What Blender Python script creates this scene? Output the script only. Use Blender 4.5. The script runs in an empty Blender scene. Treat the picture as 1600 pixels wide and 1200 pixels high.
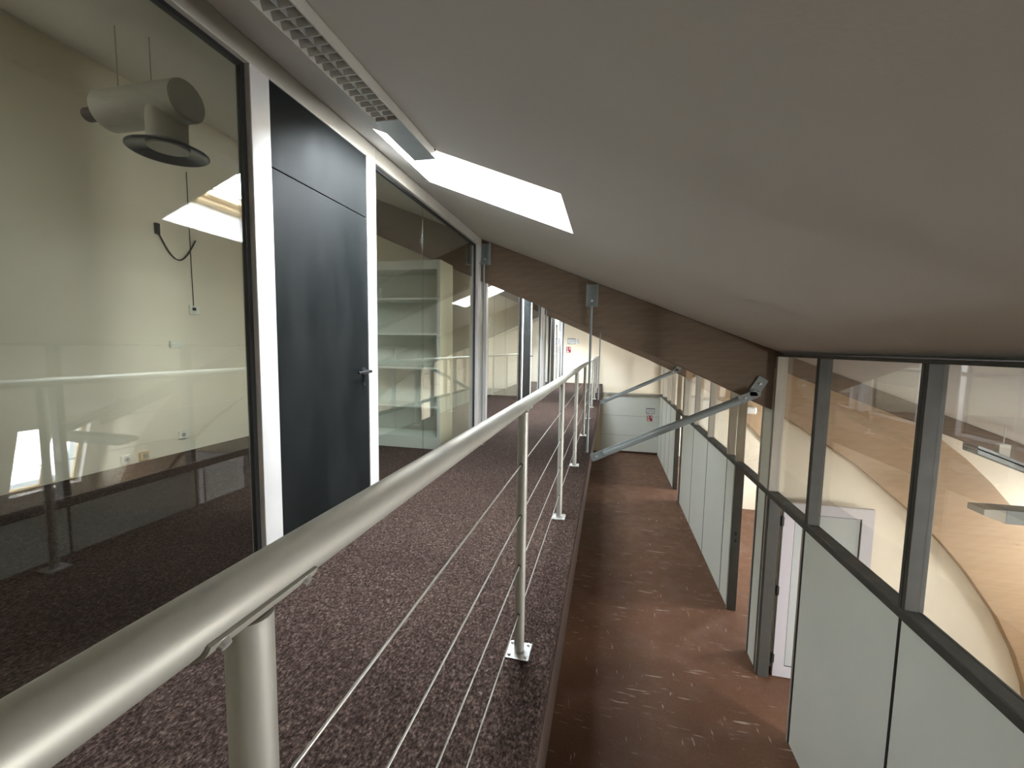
import bpy, bmesh, math, random
from mathutils import Vector, Matrix
random.seed(4)
sc = bpy.context.scene
COL = sc.collection
EYE = 3.68          # height of the eye above the lower floor; most heights below are given relative to the eye

# ------------------------------------------------------------------ camera
F_PX, YAW, PITCH, ROLL = 659.72, .223567, -.0868326, .016304
cy, sy, cp, sp, cr, sr = (math.cos(YAW), math.sin(YAW), math.cos(PITCH), math.sin(PITCH), math.cos(ROLL), math.sin(ROLL))
fwd = Vector((-sy * cp, cy * cp, sp)); r0 = Vector((cy, sy, 0)); u0 = r0.cross(fwd)
rt = cr * r0 + sr * u0; up = -sr * r0 + cr * u0
cd = bpy.data.cameras.new('camera'); cam = bpy.data.objects.new('camera', cd); COL.objects.link(cam)
cam.matrix_world = Matrix(((rt.x, up.x, -fwd.x, 0), (rt.y, up.y, -fwd.y, 0), (rt.z, up.z, -fwd.z, EYE), (0, 0, 0, 1)))
cd.sensor_width = 36; cd.lens = F_PX / 1600 * 36; cd.clip_start = .02
sc.camera = cam

# ------------------------------------------------------------------ view, world, daylight
sc.view_settings.view_transform = 'Standard'; sc.view_settings.look = 'None'
sc.view_settings.gamma = 1; sc.view_settings.use_curve_mapping = False
sc.view_settings.exposure = 2.12
cyc = sc.cycles
cyc.max_bounces = 14; cyc.diffuse_bounces = 7; cyc.glossy_bounces = 6; cyc.transparent_max_bounces = 24; cyc.transmission_bounces = 6
cyc.use_denoising = True; cyc.sample_clamp_indirect = 6; cyc.caustics_reflective = False; cyc.caustics_refractive = False
w = bpy.data.worlds.new('sky'); sc.world = w; w.use_nodes = True
bg = w.node_tree.nodes['Background']; bg.inputs[0].default_value = (.80, .90, 1, 1); bg.inputs[1].default_value = 2.0

SL = .3927                                   # slope of the roof, falling towards +x
def ceil_z(x): return .01 + (1.777 - x) * SL
NRM = Vector((SL, 0, 1)).normalized(); DWN = Vector((1, 0, -SL)).normalized()
SKY = [(-1.38, -.28, 2.32, 3.12), (-1.38, -.28, 7.70, 8.50), (-1.38, -.28, 13.05, 13.85), (-3.9, -3.0, .35, 1.15), (-3.9, -3.0, 8.2, 9.0),(-1.38, -.28, -3.0, -2.2)]  # first gallery room and behind-viewpoint openings are unseen, added for light
ROOMS = [(-.10, 5.22), (5.28, 10.57), (10.63, 15.35)]
WIN = [(1.2, 2.1), (4.16, 5.02), (6.3, 7.2), (8.9, 9.8), (11.4, 12.3), (13.6, 14.5)]
def area(name, loc, axis, sx, sy_, power, col, tang):
    d = bpy.data.lights.new(name, 'AREA'); d.shape = 'RECTANGLE'; d.size = sx; d.size_y = sy_; d.energy = power; d.color = col
    o = bpy.data.objects.new(name, d); COL.objects.link(o)
    z = -axis.normalized(); x = tang.normalized(); y = z.cross(x)
    o.matrix_world = Matrix(((x.x, y.x, z.x, loc[0]), (x.y, y.y, z.y, loc[1]), (x.z, y.z, z.z, loc[2]), (0, 0, 0, 1)))
    return o
SKY_W = [68, 105, 95, 6, 40, 36]
for (x0, x1, y0, y1), e in zip(SKY, SKY_W):
    xm = (x0 + x1) / 2; c = Vector((xm, (y0 + y1) / 2, ceil_z(xm) + EYE)) + NRM * .40
    area('daylight_over_roof_window', c, -NRM, (x1 - x0) * 1.0, (y1 - y0) * .95, e, (.86, .94, 1), DWN)
WDIR = Vector((.315, 0, -1)).normalized(); WN = Vector((1, 0, .315)).normalized()   # leaning outer wall
def wall_pt(z): return Vector((4.8 + (-1.27 - z) * .315, 0, z + EYE))
for (y0, y1), e in zip(WIN, [175, 28, 85, 65, 100, 85]):
    c = wall_pt(-1.83); c.y = (y0 + y1) / 2
    area('daylight_outside_window', c + WN * .5, -WN, 1.15, (y1 - y0) * 1.2, e, (.97, .96, 1), WDIR)

# ------------------------------------------------------------------ materials
def mat(name, col=(.5, .5, .5), rough=.5, metal=0, spec=.5):
    m = bpy.data.materials.new(name); m.use_nodes = True
    b = m.node_tree.nodes['Principled BSDF']
    b.inputs['Base Color'].default_value = (*col, 1); b.inputs['Roughness'].default_value = rough
    b.inputs['Metallic'].default_value = metal; b.inputs['Specular IOR Level'].default_value = spec
    return m
class N:
    def __init__(s, m): s.t = m.node_tree; s.b = s.t.nodes['Principled BSDF']
    def n(s, ty, **k):
        o = s.t.nodes.new(ty)
        for a, v in k.items():
            if a in o.inputs: o.inputs[a].default_value = v
            else: setattr(o, a, v)
        return o
    def l(s, a, b): s.t.links.new(a, b)
    def coords(s, scale=(1, 1, 1), rot=(0, 0, 0)):
        tc = s.n('ShaderNodeNewGeometry'); mp = s.n('ShaderNodeMapping'); mp.inputs['Scale'].default_value = scale
        mp.inputs['Rotation'].default_value = rot
        s.l(tc.outputs['Position'], mp.inputs['Vector']); return mp.outputs[0]
    def noise(s, co, scale, detail=3, rough=.5):
        o = s.n('ShaderNodeTexNoise'); o.inputs['Scale'].default_value = scale; o.inputs['Detail'].default_value = detail
        o.inputs['Roughness'].default_value = rough; s.l(co, o.inputs['Vector']); return o.outputs['Fac']
    def ramp(s, fac, stops):
        o = s.n('ShaderNodeValToRGB'); e = o.color_ramp.elements
        while len(e) < len(stops): e.new(.5)
        for q, (p, c) in zip(e, stops): q.position = p; q.color = (*c, 1) if len(c) == 3 else c
        s.l(fac, o.inputs[0]); return o.outputs[0]
    def mix(s, f, a, b, mode='MIX'):
        o = s.n('ShaderNodeMix', data_type='RGBA', blend_type=mode)
        for v, i in ((f, 0), (a, 6), (b, 7)):
            if hasattr(v, 'links'): s.l(v, o.inputs[i])
            else: o.inputs[i].default_value = v if i == 0 else (*v, 1)
        return o.outputs[2]
    def math(s, op, a, b=0):
        o = s.n('ShaderNodeMath', operation=op)
        for v, i in ((a, 0), (b, 1)):
            if hasattr(v, 'links'): s.l(v, o.inputs[i])
            else: o.inputs[i].default_value = v
        return o.outputs[0]
    def bump(s, h, st, d=.01):
        o = s.n('ShaderNodeBump'); o.inputs['Strength'].default_value = st; o.inputs['Distance'].default_value = d
        s.l(h, o.inputs['Height']); s.l(o.outputs[0], s.b.inputs['Normal'])

def m_plaster(name, col, amt=.05):
    m = mat(name, col, .85, 0, .2); n = N(m); co = n.coords()
    f = n.noise(co, 1.3, 4); c = n.ramp(f, [(.3, tuple(v * (1 - amt) for v in col)), (.7, tuple(min(1, v * (1 + amt)) for v in col))])
    n.l(c, n.b.inputs['Base Color']); n.bump(n.noise(co, 90, 3), .12, .003); return m
def m_metal(name, col, rough, metal=.6):
    m = mat(name, col, rough, metal); n = N(m); co = n.coords()
    f = n.noise(co, 7, 4); r = n.ramp(f, [(.3, (rough * .8,) * 3), (.7, (rough * 1.25,) * 3)]); n.l(r, n.b.inputs['Roughness'])
    n.l(n.ramp(n.noise(co, 3, 3), [(.3, tuple(v * .93 for v in col)), (.7, tuple(min(1, v * 1.05) for v in col))]), n.b.inputs['Base Color']); return m
def m_carpet():
    m = mat('speckled_carpet', (.1, .08, .07), .95, 0, .1); n = N(m); co = n.coords()
    f1 = n.noise(n.coords((1, .6, 1)), 120, 3, .65); f2 = n.noise(co, 60, 3, .7)
    c = n.ramp(f1, [(.34, (.019, .012, .010)), (.46, (.044, .028, .023)), (.56, (.074, .050, .042)), (.70, (.165, .125, .108))])
    c2 = n.ramp(f2, [(.35, (.6, .57, .56)), (.65, (1.25, 1.2, 1.18))]); c = n.mix(1, c, c2, 'MULTIPLY')
    c3 = n.ramp(n.noise(co, 1.6, 3), [(.3, (.88, .86, .86)), (.7, (1.1, 1.1, 1.08))])
    n.l(n.mix(1, c, c3, 'MULTIPLY'), n.b.inputs['Base Color']); n.bump(f1, .9, .008); return m
def m_lino():
    m = mat('brown_linoleum', (.12, .07, .05), .38, 0, .3); n = N(m); co = n.coords()
    base = n.ramp(n.noise(co, .9, 4), [(.3, (.092, .041, .021)), (.7, (.134, .063, .034))])
    fine = n.ramp(n.noise(co, 40, 3), [(.3, (.85, .85, .85)), (.7, (1.12, 1.12, 1.12))]); base = n.mix(1, base, fine, 'MULTIPLY')
    def streak(scale, rot, lo, hi, gate):
        a = n.noise(n.coords(scale, rot), 1, 2, .6); a = n.ramp(a, [(lo, (0, 0, 0)), (hi, (1, 1, 1))])
        g = n.ramp(n.noise(n.coords((1, 1, 1), (0, 0, rot[2] + 1)), gate, 2), [(.46, (0, 0, 0)), (.58, (1, 1, 1))]); return n.math('MULTIPLY', a, g)
    s1 = streak((2.6, 24, 1), (0, 0, .08), .63, .70, 2.3)
    s2 = streak((24, 4.2, 1), (0, 0, -.3), .66, .73, 2.9)
    s3 = streak((5, 36, 1), (0, 0, .45), .67, .74, 3.7)
    s = n.math('MINIMUM', n.math('ADD', n.math('ADD', s1, s2), s3), 1)
    wearc = n.ramp(n.noise(co, 2.2, 5, .65), [(.5, (0, 0, 0)), (.8, (.35, .35, .35))])
    c = n.mix(wearc, base, (.20, .14, .11)); c = n.mix(n.math('MULTIPLY', s, .55), c, (.50, .42, .36))
    n.l(c, n.b.inputs['Base Color'])
    n.l(n.ramp(n.noise(co, 5, 4), [(.3, (.42,) * 3), (.7, (.60,) * 3)]), n.b.inputs['Roughness']); return m
def m_wood(name, a, b, dark, ang=0.0, s=1.0):
    m = mat(name, a, .6, 0, .3); n = N(m)
    g = n.noise(n.coords((1.2 * s, 30 * s, 30 * s), (0, ang, 0)), 1.5, 5, .6)
    c = n.ramp(g, [(.3, a), (.7, b)])
    lam = n.n('ShaderNodeTexWave', wave_type='BANDS', bands_direction='Z'); lam.inputs['Scale'].default_value = 3.4; lam.inputs['Distortion'].default_value = .3
    n.l(n.coords((1, 1, 1), (0, ang, 0)), lam.inputs['Vector'])
    c = n.mix(.15, c, n.ramp(lam.outputs['Fac'], [(0, tuple(v * .88 for v in a)), (.12, a), (1, b)]))
    k = n.noise(n.coords((7, 20, 24), (0, ang, 0)), 1, 2); k = n.ramp(k, [(.68, (0, 0, 0)), (.76, (1, 1, 1))])
    n.l(n.mix(n.math('MULTIPLY', k, .7), c, dark), n.b.inputs['Base Color']); return m
def m_glass(name, tint=(.93, .95, .94), gain=1.0):
    m = bpy.data.materials.new(name); m.use_nodes = True; t = m.node_tree; t.nodes.clear()
    o = t.nodes.new('ShaderNodeOutputMaterial'); mx = t.nodes.new('ShaderNodeMixShader'); tr = t.nodes.new('ShaderNodeBsdfTransparent'); gl = t.nodes.new('ShaderNodeBsdfGlossy')
    tr.inputs[0].default_value = (*tint, 1); gl.inputs['Roughness'].default_value = .0; gl.inputs['Color'].default_value = (.95, .97, 1, 1)
    fr = t.nodes.new('ShaderNodeFresnel'); ge = t.nodes.new('ShaderNodeNewGeometry')
    mm = t.nodes.new('ShaderNodeMapRange'); mm.inputs['To Min'].default_value = 1.52; mm.inputs['To Max'].default_value = 1 / 1.52
    t.links.new(ge.outputs['Backfacing'], mm.inputs[0]); t.links.new(mm.outputs[0], fr.inputs['IOR'])
    mu = t.nodes.new('ShaderNodeMath'); mu.operation = 'MULTIPLY'; mu.inputs[1].default_value = gain; mu.use_clamp = True
    t.links.new(fr.outputs[0], mu.inputs[0]); t.links.new(mu.outputs[0], mx.inputs[0])
    t.links.new(tr.outputs[0], mx.inputs[1]); t.links.new(gl.outputs[0], mx.inputs[2]); t.links.new(mx.outputs[0], o.inputs[0]); return m
def m_black():
    m = mat('black_door_lacquer', (.012, .013, .012), .45, 0, .07); n = N(m)
    f = n.noise(n.coords((3, 3, .9)), 1.3, 4, .55)
    n.l(n.ramp(f, [(.35, (.44,) * 3), (.7, (.56,) * 3)]), n.b.inputs['Roughness'])
    n.l(n.ramp(f, [(.4, (.007, .008, .008)), (.75, (.014, .015, .015))]), n.b.inputs['Base Color'])
    n.bump(n.noise(n.coords(), 30, 4), .06, .0015); return m

M = dict(
    ceiling=m_plaster('ceiling_paint', (.70, .68, .65), .02), wall=m_plaster('cream_wall_paint', (.87, .79, .64), .03),
    white=m_plaster('white_wall_paint', (.80, .78, .75), .03), leftwall=m_plaster('ivory_wall_paint', (.80, .735, .61), .03),
    panel=m_plaster('grey_green_panel_finish', (.76, .79, .73), .02), carpet=m_carpet(), lino=m_lino(),
    rail=m_metal('satin_grey_metal', (.47, .455, .40), .50, .45), postp=m_metal('satin_post_metal', (.42, .405, .36), .48, .4),
    zinc=m_metal('galvanised_steel', (.72, .72, .70), .35, .8), brace=m_metal('grey_painted_steel', (.26, .29, .29), .45, .2),
    alu=m_metal('pale_aluminium_profile', (.58, .56, .545), .45, .15), frame=m_metal('olive_grey_frame', (.075, .072, .062), .6, .05),
    framelite=m_metal('grey_frame_side', (.42, .40, .35), .5, .1), post_lit=m_metal('lit_post_frame', (.50, .47, .40), .55, .1),  # last one: post frame colour made paler to carry the room light
    gasket=mat('black_rubber', (.012, .012, .012), .5), black=m_black(), cable=m_metal('steel_wire', (.62, .60, .56), .35, .7),
    beam=m_wood('dark_glulam', (.155, .108, .073), (.20, .145, .102), (.09, .06, .042), math.atan(SL)),
    arch=m_wood('honey_glulam', (.42, .285, .17), (.49, .345, .215), (.22, .135, .075), math.atan(.6)),
    pine=m_wood('pale_pine', (.62, .44, .24), (.72, .54, .33), (.45, .30, .16)),
    glass=m_glass('partition_glass', (.93, .94, .91), 1.3), glassr=m_glass('office_glass', (.95, .95, .93), 1.0), pane=m_glass('roof_glass', (.97, .98, .98), .6),
    doorw=mat('white_door_lacquer', (.58, .56, .58), .35), doorp=mat('frosted_door_infill', (.50, .53, .51), .25),
    plastic=mat('white_plastic', (.78, .77, .70), .35), shelf=mat('white_shelf_laminate', (.68, .72, .68), .4), shelfside=mat('cream_side_laminate', (.84, .79, .60), .45),
    duct=mat('painted_duct_metal', (.55, .54, .48), .5), ductd=mat('dark_diffuser_metal', (.05, .058, .066), .22, .5),
    red=mat('red_sign_face', (.45, .02, .05), .4), blue=mat('blue_grey_print', (.12, .15, .22), .5), paper=mat('white_sign_face', (.80, .80, .78), .4),
    dark=mat('dark_recess', (.03, .028, .026), .7), lv=m_metal('louvre_aluminium', (.42, .41, .38), .4, .5),
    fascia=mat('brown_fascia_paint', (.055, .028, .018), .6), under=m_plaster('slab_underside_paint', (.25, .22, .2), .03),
)

# ------------------------------------------------------------------ mesh helpers (heights relative to the eye)
class MB:
    def __init__(s): s.v = []; s.f = []
    def add(s, vs, fs):
        b = len(s.v); s.v += [Vector(q) for q in vs]; s.f += [[b + i for i in f] for f in fs]; return s
    def box(s, x0, x1, y0, y1, z0, z1):
        return s.add([(x, y, z) for x in (x0, x1) for y in (y0, y1) for z in (z0, z1)],
                     [(0, 1, 3, 2), (4, 6, 7, 5), (0, 4, 5, 1), (2, 3, 7, 6), (0, 2, 6, 4), (1, 5, 7, 3)])
    def hexa(s, p): return s.add(p, [(0, 1, 3, 2), (4, 6, 7, 5), (0, 4, 5, 1), (2, 3, 7, 6), (0, 2, 6, 4), (1, 5, 7, 3)])
    def prism(s, poly, y0, y1):   # poly in (x, z)
        n = len(poly); s.add([(x, y0, z) for x, z in poly] + [(x, y1, z) for x, z in poly],
              [tuple(range(n)), tuple(range(2 * n - 1, n - 1, -1))] + [(i, i + n, (i + 1) % n + n, (i + 1) % n) for i in range(n)]); return s
    def tube(s, a, b, r, n=20, r2=None, cap=True):
        a = Vector(a); b = Vector(b); d = (b - a).normalized(); t = d.orthogonal().normalized(); q = d.cross(t); r2 = r if r2 is None else r2
        vs = [a + (t * math.cos(k * 2 * math.pi / n) + q * math.sin(k * 2 * math.pi / n)) * r for k in range(n)] + \
             [b + (t * math.cos(k * 2 * math.pi / n) + q * math.sin(k * 2 * math.pi / n)) * r2 for k in range(n)]
        fs = [(k, (k + 1) % n, (k + 1) % n + n, k + n) for k in range(n)]
        if cap: fs += [tuple(range(n - 1, -1, -1)), tuple(range(n, 2 * n))]
        return s.add(vs, fs)
    def path(s, pts, r, n=10):
        for a, b in zip(pts, pts[1:]): s.tube(a, b, r, n)
        return s
    def lathe(s, c, prof, n=32):   # vertical axis
        c = Vector(c); vs = []; fs = []; m = len(prof)
        for k in range(n):
            a = 2 * math.pi * k / n; vs += [c + Vector((r * math.cos(a), r * math.sin(a), z)) for r, z in prof]
        for k in range(n):
            for j in range(m - 1): fs.append((k * m + j, ((k + 1) % n) * m + j, ((k + 1) % n) * m + j + 1, k * m + j + 1))
        return s.add(vs, fs)
    def plate(s, O, U, V, T, us, vs_, holes):
        """flat slab O + u U + v V, thickness vector T, with rectangular holes"""
        O, U, V, T = map(Vector, (O, U, V, T))
        ub = sorted({*us, *[h[0] for h in holes], *[h[1] for h in holes]}); vb = sorted({*vs_, *[h[2] for h in holes], *[h[3] for h in holes]})
        solid = lambda i, j: 0 <= i < len(ub) - 1 and 0 <= j < len(vb) - 1 and not any(h[0] <= (ub[i] + ub[i + 1]) / 2 <= h[1] and h[2] <= (vb[j] + vb[j + 1]) / 2 <= h[3] for h in holes)
        P = lambda i, j, k: O + U * ub[i] + V * vb[j] + T * k
        for i in range(len(ub) - 1):
            for j in range(len(vb) - 1):
                if not solid(i, j): continue
                s.add([P(i, j, 0), P(i + 1, j, 0), P(i + 1, j + 1, 0), P(i, j + 1, 0)], [(0, 1, 2, 3)])
                s.add([P(i, j, 1), P(i, j + 1, 1), P(i + 1, j + 1, 1), P(i + 1, j, 1)], [(0, 1, 2, 3)])
                for di, dj, a, b in ((-1, 0, (i, j), (i, j + 1)), (1, 0, (i + 1, j + 1), (i + 1, j)), (0, -1, (i + 1, j), (i, j)), (0, 1, (i, j + 1), (i + 1, j + 1))):
                    if not solid(i + di, j + dj): s.add([P(*a, 0), P(*b, 0), P(*b, 1), P(*a, 1)], [(0, 1, 2, 3)])
        return s
def root_of(p):
    v = Vector((0, 0, 0))
    while p: v += p.location; p = p.parent
    return v
def build(mb, name, m, parent=None, bevel=0, smooth=False, kind=None, label=None, cat=None, group=None):
    me = bpy.data.meshes.new(name); off = root_of(parent)
    me.from_pydata([tuple(v + Vector((0, 0, EYE)) - off) for v in mb.v], [], mb.f)
    bm = bmesh.new(); bm.from_mesh(me); bmesh.ops.remove_doubles(bm, verts=bm.verts, dist=1e-5); bmesh.ops.recalc_face_normals(bm, faces=bm.faces)
    bm.to_mesh(me); bm.free(); me.materials.append(M[m] if isinstance(m, str) else m)
    o = bpy.data.objects.new(name, me); COL.objects.link(o); o.parent = parent
    if smooth:
        for p in me.polygons: p.use_smooth = True
        me.set_sharp_from_angle(angle=math.radians(40))
    if bevel:
        b = o.modifiers.new('edge', 'BEVEL'); b.width = bevel; b.segments = 2; b.limit_method = 'ANGLE'; b.angle_limit = math.radians(50)
    for k, v in (('kind', kind), ('label', label), ('category', cat), ('group', group)):
        if v: o[k] = v
    return o
def thing(name, label, cat, loc, group=None, kind=None):
    o = bpy.data.objects.new(name, None); COL.objects.link(o); o.empty_display_size = .1
    o.location = (loc[0], loc[1], loc[2] + EYE); o['label'] = label; o['category'] = cat
    if group: o['group'] = group
    if kind: o['kind'] = kind
    return o
FL = -3.68; BF = -1.25      # lower floor, mezzanine floor

# ------------------------------------------------------------------ the room shell
YA, YB = -3.2, 15.35
S = 'structure'
build(MB().box(-6, 6.2, YA, YB + .2, FL - .2, FL), 'floor', 'lino', kind=S, label='brown linoleum floor of the lower corridor with pale scuff marks', cat='floor')
slab = build(MB().box(-4.7, -.19, YA, YB, BF - .30, BF - .012), 'floor_mezzanine', 'under', kind=S, label='mezzanine slab carrying the carpeted gallery above the lower corridor', cat='floor')
cpt = MB(); cpt.prism([(-4.7, BF - .012), (-4.7, BF), (-.192, BF), (-.180, BF - .008), (-.176, BF - .03), (-.176, BF - .055), (-.19, BF - .055), (-.19, BF - .012)], YA, YB)
build(cpt, 'carpet', 'carpet', slab, label='brown speckled loop carpet turned over the slab edge')
build(MB().box(-.19, -.178, YA, YB, BF - .31, BF - .055), 'fascia_board', 'fascia', slab, label='dark brown fascia along the slab edge')
# ceiling with the roof window openings
U = Vector((1, 0, -SL)); ce = MB()
ce.plate((0, 0, ceil_z(0)), U, (0, 1, 0), NRM * .30, (-4.8, 5.05), (YA, YB + .2), [(a, b, c, d) for a, b, c, d in SKY])
build(ce, 'ceiling', 'ceiling', kind=S, label='plain white sloping ceiling falling to the office partition', cat='ceiling')
# end walls
def gable(x0, x1, y0, y1, z0, name, m, label, extra=None):
    return build(MB().prism([(x0, z0), (x1, z0), (x1, ceil_z(x1) + .05), (x0, ceil_z(x0) + .05)], y0, y1), name, m, kind=S, label=label, cat='wall')
gable(-4.8, 5.7, YB, YB + .15, FL, 'wall_far', 'wall', 'cream end wall closing the corridor and gallery, small signs on it')
gable(-4.8, 5.7, YA - .15, YA, FL, 'wall_near', 'wall', 'plain end wall behind the viewpoint')
build(MB().box(-4.85, -4.7, YA, YB, FL, 2.75), 'wall_left', 'leftwall', kind=S, label='ivory back wall of the rooms behind the gallery glass', cat='wall')
build(MB().box(-1.9, -1.8, YA, YB, FL, BF - .3), 'wall_under_gallery', 'wall', kind=S, label='wall below the mezzanine slab beside the lower corridor', cat='wall')
WO = wall_pt(0) - Vector((0, 0, EYE)); L = math.sqrt(1 + .315 ** 2)
vz = lambda z: (-z) * L
build(MB().plate(WO, WDIR, (0, 1, 0), WN * .22, (vz(-1.1), vz(FL - .1)), (YA, YB), [(vz(-1.30), vz(-2.30), a, b) for a, b in WIN]),
      'wall_right', 'white', kind=S, label='white leaning outer wall of the offices with daylight windows', cat='wall')
for y, lb in ((5.22, 'behind the first glulam frame'), (10.57, 'behind the second glulam frame'), (-.93, 'behind the viewpoint')):
    build(MB().prism([(1.86, FL), (5.62, FL), (4.85, ceil_z(4.85)), (1.86, ceil_z(1.86) + .04)], y, y + .06), 'wall_office', 'wall', kind=S,
          label='cream cross wall between two offices ' + lb, cat='wall')
    build(MB().prism([(-4.7, BF), (-1.66, BF), (-1.66, ceil_z(-1.66) + .04), (-4.7, ceil_z(-4.7) + .04)], y + .02, y + .08), 'wall_gallery_room', 'leftwall', kind=S,
          label='ivory cross wall between gallery rooms ' + lb, cat='wall')
build(MB().box(1.777, 1.86, YA, -.9, FL, ceil_z(1.86) + .02), 'wall_corridor', 'wall', kind=S, label='plain corridor wall behind the viewpoint', cat='wall')
# far wall lower panelling
fw = thing('trim_1', 'grey panelled dado with ledge on the end wall', 'panelling', (.8, YB, FL), kind=S)
build(MB().box(-.17, 1.777, YB - .03, YB - .001, FL, -1.60), 'panel', 'panel', fw)
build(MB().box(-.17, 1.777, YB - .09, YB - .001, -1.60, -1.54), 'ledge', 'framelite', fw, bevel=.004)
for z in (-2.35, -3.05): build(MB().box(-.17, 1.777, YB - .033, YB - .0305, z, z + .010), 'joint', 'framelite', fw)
build(MB().box(-.17, 1.777, YB - .04, YB - .031, FL, FL + .07), 'skirting', 'fascia', fw)

# ------------------------------------------------------------------ windows
def ring(O, U_, V_, T, u0, u1, v0, v1, w_):
    return MB().plate(O, U_, V_, T, (u0, u1), (v0, v1), [(u0 + w_, u1 - w_, v0 + w_, v1 - w_)])
for i, (x0, x1, y0, y1) in enumerate(SKY):
    t = thing('window_%d' % (i + 1), ['bright roof window beside the long louvred ceiling light', 'roof window in the bay past the first glulam frame, mirrored in the gallery glass', 'roof window in the last bay before the end wall', 'unseen roof window added to light the first room behind the gallery glass', 'roof window in the second room behind the gallery glass', 'unseen roof window added for light behind the viewpoint'][i], 'window', ((x0 + x1) / 2, (y0 + y1) / 2, ceil_z((x0 + x1) / 2)), kind=S)
    O = Vector((0, 0, ceil_z(0))) + NRM * .24
    build(ring(O, U, (0, 1, 0), NRM * .07, x0, x1, y0, y1, .05), 'window_frame', 'pine', t, bevel=.004)
    build(ring(O + NRM * .03, U, (0, 1, 0), NRM * .05, x0 + .05, x1 - .05, y0 + .05, y1 - .05, .045), 'sash', 'pine', t, bevel=.004)
    build(MB().plate(O + NRM * .06, U, (0, 1, 0), NRM * .008, (x0 + .08, x1 - .08), (y0 + .08, y1 - .08), []), 'glass_pane', 'pane', t)
for i, (y0, y1) in enumerate(WIN):
    t = thing('window_%d' % (i + 11), 'bright window in the leaning outer wall of the ' + ['first office, far from the cross wall', 'first office, next to the cross wall', 'second office, by its first cross wall', 'second office, by its second cross wall', 'last office, by the cross wall', 'last office, by the end wall'][i], 'window', (5.0, (y0 + y1) / 2, -2.3), kind=S)
    O = WO + WN * .10
    build(ring(O, WDIR, (0, 1, 0), WN * .06, vz(-1.30), vz(-2.30), y0, y1, .05), 'window_frame', 'pine', t, bevel=.004)
    build(MB().plate(O + WN * .02, WDIR, (0, 1, 0), WN * .03, (vz(-1.35), vz(-2.25)), ((y0 + y1) / 2 - .03, (y0 + y1) / 2 + .03), []), 'mullion', 'pine', t)
    build(MB().plate(O + WN * .03, WDIR, (0, 1, 0), WN * .008, (vz(-1.34), vz(-2.26)), (y0 + .04, y1 - .04), []), 'glass_pane', 'pane', t)

# ------------------------------------------------------------------ glulam frames
intr = [(-4.7, 2.15), (-3.2, 1.515), (-1.582, .822), (-1.06, .605), (.354, -.005), (.906, -.235), (1.405, -.468), (1.738, -.625), (1.884, -.706), (2.292, -.965),
        (2.641, -1.207), (3.14, -1.64), (3.45, -1.96), (3.70, -2.26), (4.0, -2.70), (4.18, -3.06), (4.30, -3.40), (4.36, FL)]
extr = [(5.02, FL), (4.90, -3.2), (4.62, -2.55), (4.30, -1.96), (4.002, -1.506), (3.823, -1.29), (3.587, -1.055), (3.354, -.862), (3.25, -.79)]
for k, (y, lab) in enumerate([(5.15, 'dark glulam frame crossing the corridor where the big brace is bolted'),
                 (10.50, 'second dark glulam frame down the corridor, beyond the first one'), (-1.0, 'glulam frame overhead behind the viewpoint')]):
    t = thing('glulam_frame', lab, 'glulam beam', (1.777, y, FL), 'glulam frames')
    top = lambda x: ceil_z(x) - .002
    poly = [(x, z) for x, z in intr if x <= 1.738] + [(1.777, -.64), (1.777, top(1.777)), (-4.7, top(-4.7))]
    build(MB().prism(poly, y, y + .20), 'rafter', 'beam', t, bevel=.006)
    # office side: straight rafter and curved rib parting from it
    build(MB().prism([(1.777, top(1.777)), (4.85, top(4.85)), (4.85, top(4.85) - .185), (3.25, top(3.25) - .19), (1.777, top(1.777) - .19)], y, y + .20), 'rafter_tail', 'beam', t, bevel=.004)
    rib = [(1.777, top(1.777) - .191), (3.25, top(3.25) - .191)] + extr[::-1][1:] + [(x, z) for x, z in intr[::-1] if x > 1.777] + [(1.777, -.64)]
    build(MB().prism(rib, y, y + .20), 'arch_rib', 'arch', t, bevel=.006, label='lighter honey-coloured curved rib')

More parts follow.
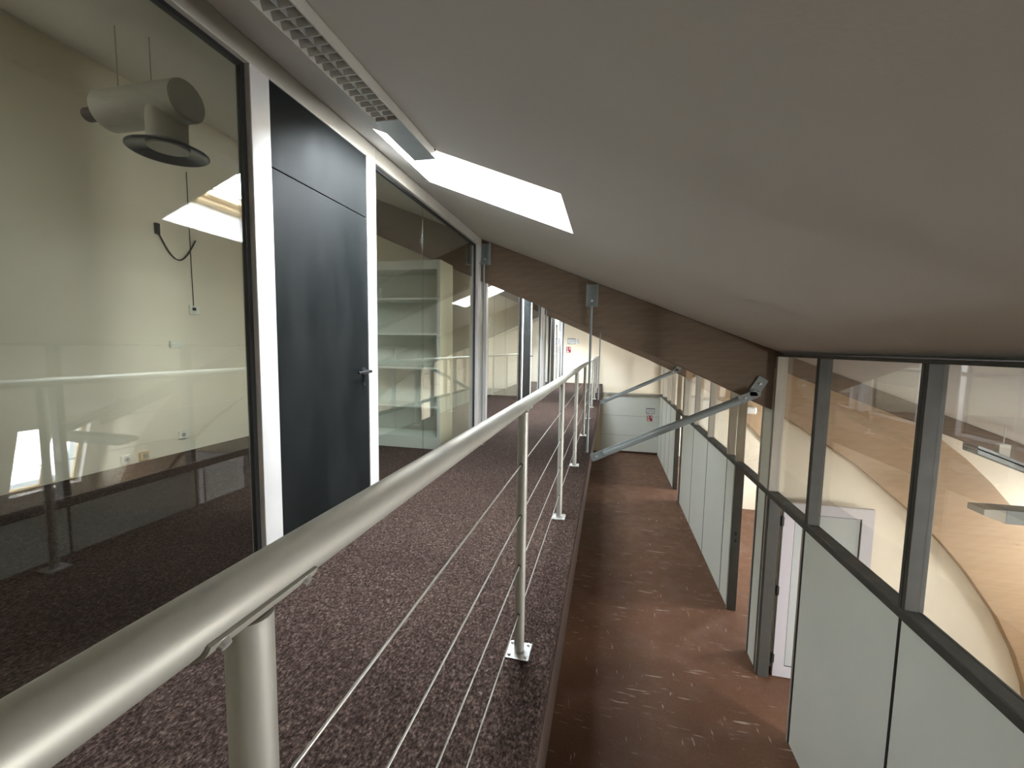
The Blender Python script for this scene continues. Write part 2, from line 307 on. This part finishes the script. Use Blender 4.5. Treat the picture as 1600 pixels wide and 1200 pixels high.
# ------------------------------------------------------------------ gallery guard rail
RX, RZ = -.318, -.225
gr = thing('guard_rail', 'satin metal guard rail with round handrail and four wires along the carpet edge', 'guard rail', (RX, 7, BF))
build(MB().tube((RX, YA + .1, RZ), (RX, 15.30, RZ), .0245, 40), 'handrail', 'rail', gr, smooth=True)
PY = [-1.13, .31, 1.609, 3.037, 4.473, 6.08, 7.60, 9.10, 10.60, 12.1, 13.6, 15.1]
for i, y in enumerate(PY):
    p_ = build(MB().tube((RX, y, BF + .006), (RX, y, RZ - .030), .0205, 28), 'post', 'postp', gr, smooth=True)
    if y > 11: continue
    pl = build(MB().box(RX - .048, RX + .048, y - .05, y + .05, BF, BF + .007), 'base_plate', 'zinc', p_, bevel=.002)
    for dx, dy in ((-.034, -.035), (.034, -.035), (.034, .035), (-.034, .035)):
        build(MB().tube((RX + dx, y + dy, BF + .006), (RX + dx, y + dy, BF + .015), .0085, 12, .006), 'bolt', 'zinc', p_, smooth=True)
    sd = MB(); vs = []; n = 12                           # saddle plate hugging the underside of the handrail
    for rr in (.0250, .0285):
        for yy in (y - .062, y + .062):
            for k in range(n + 1):
                a = math.radians(-160 + 140 * k / n); vs.append((RX + rr * math.cos(a), yy, RZ + rr * math.sin(a)))
    m1 = n + 1; fs = []
    for k in range(n):
        fs += [(k, k + 1, m1 + k + 1, m1 + k), (2 * m1 + k, 3 * m1 + k, 3 * m1 + k + 1, 2 * m1 + k + 1), (k, 2 * m1 + k, 2 * m1 + k + 1, k + 1), (m1 + k, m1 + k + 1, 3 * m1 + k + 1, 3 * m1 + k)]
    fs += [(0, m1, 3 * m1, 2 * m1), (n, 2 * m1 + n, 3 * m1 + n, m1 + n)]
    build(sd.add(vs, fs), 'saddle', 'rail', p_, smooth=True)
    build(MB().tube((RX, y, RZ - .052), (RX, y, RZ - .026), .019, 24, .021), 'collar', 'postp', p_, smooth=True)
    if y < 5:
        for s_ in (-1, 1):
            for d_ in (.012,):
                a = math.radians(-35); c = Vector((RX + .0285 * math.cos(a), y + s_ * .048, RZ + .0285 * math.sin(a))); nn = Vector((math.cos(a), 0, math.sin(a)))
                build(MB().tube(c - nn * .002, c + nn * .004, .0065, 14, .0045), 'screw', 'zinc', p_, smooth=True)
        for z in (-.458, -.665, -.871, -1.077):
            build(MB().tube((RX, y - .0225, z), (RX, y - .017, z), .006, 10), 'ferrule', 'dark', p_)
for z in (-.458, -.665, -.871, -1.077):
    build(MB().tube((RX, YA + .1, z), (RX, 15.1, z), .0022, 8), 'wire', 'cable', gr, smooth=True)

# ------------------------------------------------------------------ gallery glazing (left)
GX = -1.62; HF, HB = -1.58, -1.66; ZT = 1.225; ZC = ceil_z(-1.58)
def glazing(name, label, y0, y1, posts, panes, solid=(), joints=(), group='gallery glazing bays'):
    t = thing(name, label, 'glass partition', (GX, (y0 + y1) / 2, BF), group)
    hz = ceil_z(HF) - .004
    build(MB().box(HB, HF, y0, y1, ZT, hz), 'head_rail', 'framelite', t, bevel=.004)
    for a, b, x0, x1, m in posts:
        pt = build(MB().box(x0, x1, a, b, BF, ZT), 'post', m, t, bevel=.003)
    for a, b, *doc in panes:
        build(MB().box(GX - .004, GX + .004, a, b, BF + .05, ZT), 'glass_pane', 'glass', t)
        build(MB().box(HB + .01, HF - .01, a, b, BF, BF + .05), 'sill_rail', 'alu', t, bevel=.003)
        g = MB().plate((GX - .012, 0, 0), (0, 1, 0), (0, 0, 1), (.024, 0, 0), (a, b), (BF + .045, ZT + .001), [(a + .022, b - .022, BF + .067, ZT - .02)])
        build(g, 'gasket', 'gasket', t)
    for y in joints: build(MB().box(GX - .006, GX + .006, y - .0012, y + .0012, BF + .05, ZT), 'glass_joint', 'glass', t)
    for a, b, z0, z1, m in solid: build(MB().box(GX - .02, HF - .008, a, b, z0, z1), 'transom_panel', m, t, bevel=.002)
    return t
glazing('glass_partition', 'large gallery glass pane beside the black door, bending reflections of the rail', -3.1, 2.685,
        [(1.655, 1.765, HB, HF, 'alu'), (2.575, 2.685, HB, HF, 'alu'), (-.1, 0, HB, HF, 'alu')], [(0, 1.655), (-3.1, -.1)],
        [(1.765, 2.575, .835, ZT, 'black')])
glazing('glass_partition', 'gallery glass in front of the white bookcase, ending at the first glulam frame', 2.685, 5.13,
        [(4.985, 5.02, HB, HF + .004, 'alu'), (5.065, 5.12, HB, HF, 'alu')], [(2.685, 4.985)], joints=(3.51,))
glazing('glass_partition', 'gallery glass between the first glulam frame and the second black door', 5.37, 8.74,
        [(5.37, 5.45, HB, HF, 'alu'), (7.74, 7.85, HB, HF, 'alu'), (8.66, 8.74, HB, HF, 'alu')], [(5.45, 7.74)], [(7.85, 8.66, .835, ZT, 'black')], joints=(5.9, 6.6))
glazing('glass_partition', 'gallery glass from the second black door to the second glulam frame', 8.74, 10.48,
        [(10.02, 10.08, HB, HF, 'alu'), (10.38, 10.48, HB, HF, 'alu')], [(8.74, 10.02)])
glazing('glass_partition', 'last gallery glazing bay reaching the end wall', 10.74, 15.34,
        [(10.74, 10.84, HB, HF, 'alu'), (11.7, 11.8, HB, HF, 'alu'), (12.55, 12.65, HB, HF, 'alu'), (13.5, 13.6, HB, HF, 'alu'), (14.5, 14.58, HB, HF, 'alu'), (15.26, 15.34, HB, HF, 'alu')],
        [(10.84, 11.7), (13.6, 14.5), (14.58, 15.26)], [(11.8, 12.55, .835, ZT, 'black'), (12.65, 13.5, .835, ZT, 'alu')])
def lever(t, y, s=-1, x=None, z=-.175, m='gasket'):
    x = HF - .006 if x is None else x
    h = build(MB().tube((x, y, z), (x + .05, y, z), .011, 16), 'handle', m, t, smooth=True)
    build(MB().tube((x + .045, y + .01, z), (x + .045, y + s * -.02, z), .010, 14), 'lever_neck', m, h, smooth=True)
    build(MB().tube((x + .045, y, z), (x + .045, y + s * .125, z - .004), .0095, 14, .008), 'lever', m, h, smooth=True)
    build(MB().tube((x, y, z), (x + .008, y, z), .026, 20), 'rose', m, h, smooth=True)
d = thing('door_1', 'black flush door in the gallery glazing with black lever handle, nearer one', 'door', (GX, 2.17, BF), kind=S)
build(MB().box(GX - .02, HF - .006, 1.768, 2.572, BF + .006, .829), 'door_leaf', 'black', d, bevel=.002)
lever(d, 2.515)
build(MB().tube((HF - .006, 2.515, -.26), (HF - .001, 2.515, -.26), .010, 14), 'lock_cylinder', 'gasket', d)
d = thing('door_2', 'second black flush door, beyond the first glulam frame', 'door', (GX, 8.25, BF), kind=S)
build(MB().box(GX - .02, HF - .006, 7.853, 8.657, BF + .006, .829), 'door_leaf', 'black', d, bevel=.002); lever(d, 8.60)
d = thing('door_3', 'third black flush door, in the last glazing bay', 'door', (GX, 12.17, BF), kind=S)
build(MB().box(GX - .02, HF - .006, 11.803, 12.547, BF + .006, .829), 'door_leaf', 'black', d, bevel=.002); lever(d, 12.49, m='zinc')
d = thing('door_4', 'white framed glazed door in the last bay before the end wall', 'door', (GX, 13.07, BF), kind=S)
build(MB().plate((HF - .03, 0, 0), (0, 1, 0), (0, 0, 1), (.03, 0, 0), (12.653, 13.497), (BF + .006, .829), [(12.75, 13.40, BF + .2, .72)]), 'door_leaf', 'doorw', d, bevel=.003)
build(MB().box(HF - .02, HF - .012, 12.75, 13.40, BF + .2, .72), 'glass_pane', 'glass', d); lever(d, 12.72, 1, m='zinc')

# ------------------------------------------------------------------ office partition (right)
PX = 1.777; RL, RU = -1.60, -1.535; TB = -.055
def post(t, y, z0=RU, z1=TB, w_=.058, m='frame', depth=.10):
    a, b = y - w_ / 2, y + w_ / 2
    q = build(MB().box(PX, PX + depth, a, b, z0, z1), 'post', m, t, bevel=.003)
    build(MB().box(PX - .0012, PX + .004, y - .004, y + .004, z0, z1), 'groove', 'gasket', q)
    return q
def office(label, y0, y1, uposts, upanes, lowers, infill=(), jambs=(), pm='post_lit'):
    t = thing('office_partition', label, 'office partition', (PX, (y0 + y1) / 2, FL), 'office partition bays')
    build(MB().box(PX, PX + .10, y0, y1, TB, ceil_z(PX + .10) + .0), 'top_rail', 'frame', t, bevel=.003)
    build(MB().box(PX - .006, PX + .10, y0, y1, RL, RU), 'middle_rail', 'frame', t, bevel=.008)
    for y in uposts: post(t, y, m='post_lit' if y > 5 else pm)  # corner and farther posts have their lit look put into the colour
    for a, b in upanes: build(MB().box(PX + .072, PX + .080, a, b, RU, TB), 'glass_pane', 'glassr', t)
    for a, b in lowers: build(MB().box(PX + .004, PX + .075, a + .010, b - .010, FL, RL), 'lower_panel', 'panel', t, bevel=.003)
    for a, b in lowers: build(MB().box(PX + .002, PX + .07, b - .011, b + .011, FL, RL), 'joint_strip', 'gasket', t)
    for a, b in infill: build(MB().box(PX + .004, PX + .075, a, b, RU, TB), 'upper_panel', 'panel', t, bevel=.003)
    for a, b in jambs:
        j = build(MB().box(PX - .004, PX + .11, a, b, FL, RL), 'door_jamb', 'frame', t, bevel=.004)
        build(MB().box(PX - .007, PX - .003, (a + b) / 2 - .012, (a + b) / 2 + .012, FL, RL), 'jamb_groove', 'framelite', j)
    return t
office('office partition bay closest to the viewpoint, tall glass over grey-green panels, open door at its end', -.9, 5.13,
       [-.87, .36, 1.63, 2.90, 4.17, 5.10], [(-.84, .33), (.39, 1.60), (1.66, 2.87), (2.93, 4.14), (4.20, 5.07)],
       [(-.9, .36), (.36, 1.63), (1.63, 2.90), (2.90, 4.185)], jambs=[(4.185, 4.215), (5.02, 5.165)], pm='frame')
t2 = office('office partition bay behind the first glulam frame, doorway next to the frame', 5.13, 10.62,
       [5.41, 6.33, 6.76, 8.03, 9.30, 10.57], [(5.44, 6.30), (6.36, 6.73), (6.79, 8.0), (8.06, 9.27), (9.33, 10.54)],
       [(5.17, 5.41), (6.36, 6.76), (6.76, 8.03), (8.03, 9.30), (9.30, 10.60)], infill=[(5.155, 5.385)], jambs=[(5.40, 5.45), (6.28, 6.36)])
office('last office partition bay reaching the end wall', 10.62, 15.34,
       [10.72, 11.62, 12.64, 13.5, 14.5, 15.3], [(10.75, 11.59), (11.65, 12.61), (12.67, 13.47), (13.53, 14.47), (14.53, 15.27)],
       [(11.68, 12.64), (12.64, 13.5), (13.5, 14.5), (14.5, 15.33)], jambs=[(10.62, 10.78), (11.60, 11.68)])
def office_door(n_, label, y, x0=1.935, wd=.86, flip=1):
    t = thing('door_%d' % n_, label, 'door', (x0, y, FL), kind=S)
    z0, z1 = FL + .008, -1.645; x1 = x0 + wd
    leaf = build(MB().plate((0, y, 0), (1, 0, 0), (0, 0, 1), (0, .042, 0), (x0, x1), (z0, z1), [(x0 + .115, x1 - .115, z0 + .13, z1 - .115)]), 'door_leaf', 'doorw', t, bevel=.004)
    build(MB().box(x0 + .115, x1 - .115, y + .014, y + .028, z0 + .13, z1 - .115), 'infill_panel', 'doorp', t)
    build(MB().plate((0, y + .008, 0), (1, 0, 0), (0, 0, 1), (0, .008, 0), (x0 + .113, x1 - .113), (z0 + .128, z1 - .113), [(x0 + .121, x1 - .123, z0 + .137, z1 - .121)]), 'glazing_gasket', 'gasket', t)
    for z in (FL + .22, FL + 1.02, -1.86):
        build(MB().tube((x0 - .012, y, z - .055), (x0 - .012, y, z + .055), .013, 12), 'hinge', 'gasket', t, smooth=True)
        build(MB().box(x0 - .02, x0 + .01, y - .003, y + .02, z - .05, z + .05), 'hinge_leaf', 'gasket', t)
    h = build(MB().tube((x1 - .05, y, FL + 1.03), (x1 - .05, y - .05, FL + 1.03), .009, 12), 'handle', 'zinc', t, smooth=True)
    build(MB().tube((x1 - .05, y - .045, FL + 1.03), (x1 - .17, y - .045, FL + 1.03), .009, 12), 'lever', 'zinc', h, smooth=True)
office_door(5, 'white framed office door standing open against the cross wall, first doorway', 5.055)
office_door(6, 'white framed office door standing open in the doorway behind the first glulam frame', 5.46)
office_door(7, 'white framed office door standing open in the last doorway', 10.80)
sk = thing('strike_plate', 'small black strike plate on the doorway jamb behind the first glulam frame', 'door hardware', (PX, 6.27, FL + 1.03))
for z in (FL + 1.0, FL + 1.10): build(MB().box(PX + .03, PX + .06, 6.273, 6.2799, z, z + .05), 'keeper', 'gasket', sk)

# ------------------------------------------------------------------ braces and hangers
def brace(label, y, xb=1.60):
    t = thing('steel_brace', label, 'brace', (-.13, y - .09, -1.30), 'diagonal braces')
    yy = y - .07; a = Vector((-.02, yy, -1.245)); b = Vector((1.42, yy, -.545)); dd = (b - a).normalized(); nn = Vector((-dd.z, 0, dd.x))
    build(MB().tube(a, b, .043, 28), 'tube', 'brace', t, smooth=True)
    def bar(p, q, w_, y0, y1, n_): 
        d2 = (q - p).normalized(); n2 = Vector((-d2.z, 0, d2.x)) * w_
        return MB().hexa([p - n2 + Vector((0, y0, 0)), p + n2 + Vector((0, y0, 0)), p - n2 + Vector((0, y1, 0)), p + n2 + Vector((0, y1, 0)),
                          q - n2 + Vector((0, y0, 0)), q + n2 + Vector((0, y0, 0)), q - n2 + Vector((0, y1, 0)), q + n2 + Vector((0, y1, 0))])
    e = build(bar(a - dd * .16, a + dd * .02, .046, -.012, .012, 0), 'foot_plate', 'brace', t, bevel=.003)
    build(MB().tube((a - dd * .09) - Vector((0, .022, 0)), (a - dd * .09) + Vector((0, .022, 0)), .014, 6), 'bolt', 'zinc', e)
    h1 = b + dd * .20
    e = build(bar(b - dd * .03, h1, .046, -.008, .008, 0), 'head_plate', 'brace', t, bevel=.003)
    build(MB().tube(b + dd * .07 - Vector((0, .02, 0)), b + dd * .07 + Vector((0, .02, 0)), .014, 6), 'bolt', 'zinc', e)
    up_ = Vector((.5, 0, .87)); h0 = h1 - dd * .03
    e = build(bar(h0, h0 + up_ * .20, .055, .050, .064, 0).hexa([h0 + Vector((-.05, -.008, -.02)), h0 + Vector((-.05, -.008, .03)), h0 + Vector((-.05, .064, -.02)), h0 + Vector((-.05, .064, .03)),
              h0 + Vector((.06, -.008, -.02)), h0 + Vector((.06, -.008, .03)), h0 + Vector((.06, .064, -.02)), h0 + Vector((.06, .064, .03))]), 'beam_bracket', 'zinc' if 0 else 'brace', t, bevel=.002)
    build(MB().tube(h0 + up_ * .13 + Vector((0, .028, 0)), h0 + up_ * .13 + Vector((0, .052, 0)), .014, 6), 'bolt', 'zinc', e)
brace('grey steel tube brace from the gallery edge up to the first glulam frame', 5.15)
brace('grey steel tube brace of the second glulam frame, half hidden behind the first', 10.50)
def hanger(x, y, label, zb=BF):
    t = thing('hanger_rod', label, 'hanger rod', (x, y - .07, zb), 'hanger rods of the gallery')
    yy = y - .062; zt = ceil_z(x) - .30
    build(MB().tube((x, yy, zb), (x, yy, zt + .02), .0145, 18), 'rod', 'brace', t, smooth=True)
    e = build(MB().box(x - .062, x + .062, y - .012, y - .001, zt, zt + .26).box(x - .062, x + .062, y - .10, y - .012, zt, zt + .012), 'bracket', 'brace', t, bevel=.002)
    for s_ in (-1, 1): build(MB().box(x + s_ * .062 - .006, x + s_ * .062 + .006, y - .06, y - .001, zt, zt + .26), 'flange', 'brace', e)
    build(MB().tube((x, y - .012, zt + .07), (x, y - .022, zt + .07), .014, 6), 'bolt', 'zinc', e)
hanger(-.215, 5.15, 'thin steel hanger rod by the handrail under the first glulam frame')
hanger(-1.535, 5.15, 'thin steel hanger rod close to the gallery glazing at the first glulam frame')
hanger(-.215, 10.50, 'thin steel hanger rod by the handrail under the second glulam frame')
hanger(-1.535, 10.50, 'thin steel hanger rod close to the gallery glazing at the second glulam frame')

# ------------------------------------------------------------------ ceiling luminaire over the gallery
lf = thing('ceiling_light', 'long unlit louvred fluorescent fitting under the sloping ceiling beside the roof window', 'ceiling light', (-1.045, 1.6, 1.10))
x0, x1, y0, y1, zb, zt = -1.112, -.982, .75, 2.30, 1.043, 1.083
body = MB().plate((0, 0, zb), (1, 0, 0), (0, 1, 0), (0, 0, .04), (x0, x1), (y0, y1), [(x0 + .008, x1 - .008, y0 + .2, y1 - .42)])
body.prism([(x0, zt), (x1, zt), (x1, ceil_z(x1) - .002), (x0, ceil_z(x0) - .002)], y0 + .02, y1 - .02)
build(body, 'housing', 'framelite', lf, bevel=.002)
k = y0 + .2
while k < y1 - .43:
    build(MB().add([(xx_, yy_, zz_) for xx_ in (x0 + .008, x1 - .008) for yy_, zz_ in ((k + .014, zb + .002), (k + .018, zb + .002), (k + .030, zb + .026), (k + .002, zb + .026))],
        [(0, 1, 2, 3), (4, 7, 6, 5), (0, 4, 5, 1), (1, 5, 6, 2), (2, 6, 7, 3), (3, 7, 4, 0)]), 'louvre', 'lv', lf); k += .042
build(MB().box((x0 + x1) / 2 - .002, (x0 + x1) / 2 + .002, y0 + .2, y1 - .42, zb + .004, zb + .034), 'louvre_spine', 'lv', lf)
build(MB().tube((x0 + .04, y0 + .2, zb + .030), (x0 + .04, y1 - .42, zb + .030), .008, 12), 'lamp_tube', 'plastic', lf, smooth=True)
build(MB().box(x0 + .004, x1 - .004, y1 - .418, y1 - .004, zb - .001, zb + .001), 'cover_plate', 'brace', lf)
build(MB().box(x0 - .001, x1 + .001, y1 - .003, y1 + .002, zb - .001, zt + .02), 'end_cap', 'gasket', lf)

# ------------------------------------------------------------------ gallery room behind the glass
bk = thing('bookcase', 'tall empty white bookcase behind the gallery glass', 'bookcase', (-2.6, 4.9, BF))
bx0, bx1, by0, by1, bz1 = -3.22, -1.945, 4.70, 5.10, 1.005
build(MB().box(bx0, bx0 + .045, by0, by1, BF, bz1), 'side_panel', 'shelf', bk, bevel=.002)
build(MB().box(bx1 - .045, bx1 - .002, by0, by1, BF, bz1), 'side_panel', 'shelf', bk, bevel=.002)
build(MB().box(bx1 - .002, bx1, by0 + .004, by1, BF, bz1 - .002), 'outer_side_panel', 'shelfside', bk, label='cream outer side of the bookcase')
build(MB().box(bx0 + .045, bx1 - .045, by1 - .012, by1, BF, bz1), 'back_panel', 'shelf', bk)
build(MB().box(bx0 + .045, bx1 - .045, by0, by1 - .012, .897, bz1), 'top_panel', 'shelf', bk, bevel=.002)
for z in (.558, .14, -.269, -.738): build(MB().box(bx0 + .045, bx1 - .045, by0 + .01, by1 - .012, z - .012, z + .012), 'shelf', 'shelf', bk, bevel=.001)
build(MB().box(bx0 + .045, bx1 - .045, by0, by1 - .012, BF, -1.10), 'plinth', 'shelf', bk, bevel=.002)
du = thing('ventilation_duct', 'round painted duct end with a downward air diffuser in the gallery room', 'ventilation duct', (-2.5, 1.95, 1.35))
build(MB().tube((-2.98, 2.06, 1.37), (-2.40, 2.06, 1.37), .112, 40), 'duct', 'duct', du, smooth=True)
build(MB().tube((-2.402, 2.06, 1.37), (-2.392, 2.06, 1.37), .100, 40), 'end_cap', 'duct', du, smooth=True)
build(MB().tube((-2.55, 2.06, 1.37), (-2.55, 2.06, 1.12), .10, 36), 'spigot', 'duct', du, smooth=True)
df = build(MB().lathe((-2.55, 2.06, 1.10), [(.0, .045), (.05, .040), (.11, .030), (.16, .012), (.190, -.004), (.198, .0), (.198, .008), (.11, .05), (.0, .06)], 44), 'diffuser', 'ductd', du, smooth=True)
build(MB().tube((-3.15, 2.06, 1.37), (-2.98, 2.06, 1.37), .04, 16), 'connector', 'fascia', du)
for x in (-2.65, -2.9): build(MB().tube((x, 2.06, 1.475), (x, 2.06, ceil_z(x)), .003, 8), 'suspension_rod', 'duct', du)
X = -4.7
def wallbox(name, label, cat, y, z, w_, h, dpt=.012, m='plastic', grp=None):
    t = thing(name, label, cat, (X, y, z - h / 2), grp)
    build(MB().box(X, X + dpt, y - w_ / 2, y + w_ / 2, z - h / 2, z + h / 2), 'face_plate', m, t, bevel=.003); return t
t = wallbox('light_switch', 'single white rocker switch on the ivory wall behind the gallery glass', 'light switch', 3.75, -.03, .12, .075, .03)
build(MB().box(X + .03, X + .034, 3.70, 3.80, -.055, -.005), 'rocker', 'plastic', t, bevel=.001)
t = wallbox('thermostat', 'small white thermostat at the end of the thin surface cord', 'thermostat', 3.99, .365, .12, .10, .03)
build(MB().box(X + .03, X + .032, 3.955, 4.00, .36, .395), 'display', 'dark', t)
t = thing('surface_cord', 'thin dark cord running down the ivory wall to the thermostat', 'cord', (X, 3.98, .41))
build(MB().path([(X + .008, 3.98, 1.9), (X + .008, 3.985, .9), (X + .008, 3.99, .41)], .004, 8), 'cord', 'dark', t, smooth=True)
t = thing('cable_loop', 'slack loop of dark cable hanging on the ivory wall under the duct', 'cable', (X, 3.9, .95))
pts = [(X + .02, 3.62 + .42 * i / 12, 1.16 - .26 * math.sin(math.pi * i / 12)) for i in range(13)]
build(MB().path(pts, .007, 8), 'cable', 'dark', t, smooth=True)
build(MB().box(X, X + .03, 3.60, 3.64, 1.13, 1.24), 'clip', 'dark', t)
for y, z, lab, m in ((3.78, -1.05, 'white socket above two others on the ivory wall', 'plastic'), (3.19, -1.185, 'white socket just above the carpet beside the yellowed one', 'plastic'),
                     (3.36, -1.19, 'yellowed socket just above the carpet', 'pine')):
    y0_ = y
    t = wallbox('wall_socket', lab, 'socket', y, z, .085, .085, .03, m, 'sockets on the ivory wall')
    build(MB().tube((X + .030, y, z), (X + .033, y, z), .026, 24), 'socket_well', 'framelite', t, smooth=True)
    build(MB().tube((X + .033, y, z), (X + .0335, y, z), .008, 12), 'pin_hole', 'dark', t)

# ------------------------------------------------------------------ office fittings seen through the glass
def pendant(label, x0, x1, y, z, open_top):
    t = thing('office_light', label, 'office light', ((x0 + x1) / 2, y, z), 'suspended office lights')
    return t
t = pendant('unlit perforated office light with a white box on top, in front of the arch', 0, 1, 4.2, -.8, 1)
t.location = (3.4, 4.35, -.8 + EYE)
ya, yb = 4.30, 4.46
def slope_pt(x, z0): return z0 - (x - 3.05) * SL
def sbar(x0, x1, y0, y1, dz0, dz1, zz): return MB().hexa([(x0, y0, slope_pt(x0, zz) + dz0), (x0, y0, slope_pt(x0, zz) + dz1), (x0, y1, slope_pt(x0, zz) + dz0), (x0, y1, slope_pt(x0, zz) + dz1),
    (x1, y0, slope_pt(x1, zz) + dz0), (x1, y0, slope_pt(x1, zz) + dz1), (x1, y1, slope_pt(x1, zz) + dz0), (x1, y1, slope_pt(x1, zz) + dz1)])
zz = -.79
build(sbar(3.07, 4.3, ya, yb, .0, .012, zz), 'tray', 'lv', t)
for y in (ya, yb - .008): build(sbar(3.07, 4.3, y, y + .008, -.035, .035, zz), 'side_rail', 'brace', t)
xx = 3.10
while xx < 4.28:
    build(sbar(xx, xx + .012, ya + .008, yb - .008, -.032, .0, zz), 'louvre', 'framelite', t); xx += .045
build(MB().box(3.26, 3.34, 4.36, 4.41, -.86, -.755), 'ballast_box', 'plastic', t, bevel=.004)
build(MB().tube((3.30, 4.38, -.76), (3.30, 4.38, ceil_z(3.30) - .004), .004, 8), 'suspension_rod', 'zinc', t)
build(MB().tube((4.1, 4.38, -1.13), (4.1, 4.38, ceil_z(4.1) - .004), .004, 8), 'suspension_rod', 'zinc', t)
t = pendant('grey box-section office light with a pale end cap, lower of the two before the arch', 3.2, 4.6, 4.5, -1.4, 0)
t.location = (3.2, 4.5, -1.42 + EYE)
build(MB().box(3.41, 4.50, 4.42, 4.60, -1.46, -1.34), 'housing', 'brace', t, bevel=.004)
build(MB().hexa([(3.25, 4.42, -1.40), (3.25, 4.42, -1.345), (3.25, 4.60, -1.40), (3.25, 4.60, -1.345), (3.41, 4.42, -1.455), (3.41, 4.42, -1.34), (3.41, 4.60, -1.455), (3.41, 4.60, -1.34)]), 'end_cap', 'framelite', t, bevel=.003)
for x in (3.6, 4.3): build(MB().tube((x, 4.51, -1.34), (x, 4.51, ceil_z(x) - .004), .004, 8), 'suspension_rod', 'zinc', t)
t = thing('emergency_light', 'white oval emergency light on the arch of the second office', 'emergency light', (3.1, 10.45, -1.34))
build(MB().box(2.95, 3.30, 10.40, 10.498, -1.42, -1.25), 'housing', 'plastic', t, bevel=.035)
build(MB().box(2.99, 3.26, 10.392, 10.401, -1.39, -1.28), 'diffuser', 'paper', t, bevel=.003)

# ------------------------------------------------------------------ signs on the end wall
YS = YB - .034
def plan(label, x0, x1, z0, z1, yy, extra=False):
    t = thing('evacuation_plan', label, 'sign', ((x0 + x1) / 2, yy, z0), 'evacuation plans on the end wall')
    build(MB().box(x0, x1, yy - .006, yy, z0, z1), 'sheet', 'paper', t)
    build(MB().plate((0, yy - .012, 0), (1, 0, 0), (0, 0, 1), (0, .006, 0), (x0, x1), (z0, z1), [(x0 + .012, x1 - .012, z0 + .012, z1 - .025)]), 'frame', 'blue', t)
    w_ = x1 - x0; h = z1 - z0
    b = MB()
    for i, (a, b_, c, d_) in enumerate(((.2, .8, .35, .38), (.2, .22, .35, .65), (.78, .8, .35, .65), (.2, .8, .62, .65), (.4, .42, .35, .65), (.6, .62, .35, .65), (.1, .35, .15, .2))):
        b.box(x0 + a * w_, x0 + b_ * w_, yy - .0068, yy - .0058, z0 + c * h, z0 + d_ * h)
    build(b, 'floor_plan_print', 'blue', t)
def redsign(label, x0, x1, z0, z1, yy):
    t = thing('fire_sign', label, 'sign', ((x0 + x1) / 2, yy, z0), 'red fire signs on the end wall')
    w_ = x1 - x0; h = z1 - z0
    build(MB().box(x0, x1, yy - .006, yy, z0, z1), 'board', 'red', t)
    pic = MB().box(x0 + .12 * w_, x0 + .38 * w_, yy - .007, yy - .006, z0 + .45 * h, z0 + .92 * h).box(x0 + .18 * w_, x0 + .30 * w_, yy - .007, yy - .006, z0 + .38 * h, z0 + .96 * h)
    build(pic, 'extinguisher_symbol', 'paper', t)
    pic = MB().prism([(x0 + .1 * w_, z0 + .06 * h), (x0 + .6 * w_, z0 + .06 * h), (x0 + .5 * w_, z0 + .34 * h), (x0 + .1 * w_, z0 + .34 * h)], yy - .007, yy - .006)
    build(pic, 'text_block', 'paper', t)
    build(MB().prism([(x0 + .62 * w_, z0 + .5 * h), (x0 + .9 * w_, z0 + .6 * h), (x0 + .9 * w_, z0 + .92 * h), (x0 + .7 * w_, z0 + .92 * h)], yy - .007, yy - .006), 'flame_symbol', 'paper', t)
plan('framed evacuation plan on the upper end wall above the gallery', -1.46, -1.18, .145, .345, YB - .001)
redsign('red fire equipment sign on the upper end wall under the framed plan', -1.50, -1.335, -.16, .045, YB - .001)
plan('framed evacuation plan on the lower grey end wall', 1.34, 1.63, -2.235, -2.04, YS + .003)
redsign('red fire equipment sign on the lower grey end wall under the framed plan', 1.39, 1.56, -2.50, -2.30, YS + .003)
t = thing('pictogram_sheet', 'faint grey printed sheet next to the framed plan on the upper end wall', 'sign', (-1.085, YB, .15))
build(MB().box(-1.15, -1.03, YB - .005, YB - .001, .145, .335), 'sheet', 'paper', t)
b = MB()
for (a, c, w_, h) in ((-1.13, .29, .04, .025), (-1.08, .26, .035, .03), (-1.12, .21, .05, .02), (-1.07, .17, .03, .03)): b.box(a, a + w_, YB - .0065, YB - .005, c, c + h)
build(b, 'print', 'framelite', t)
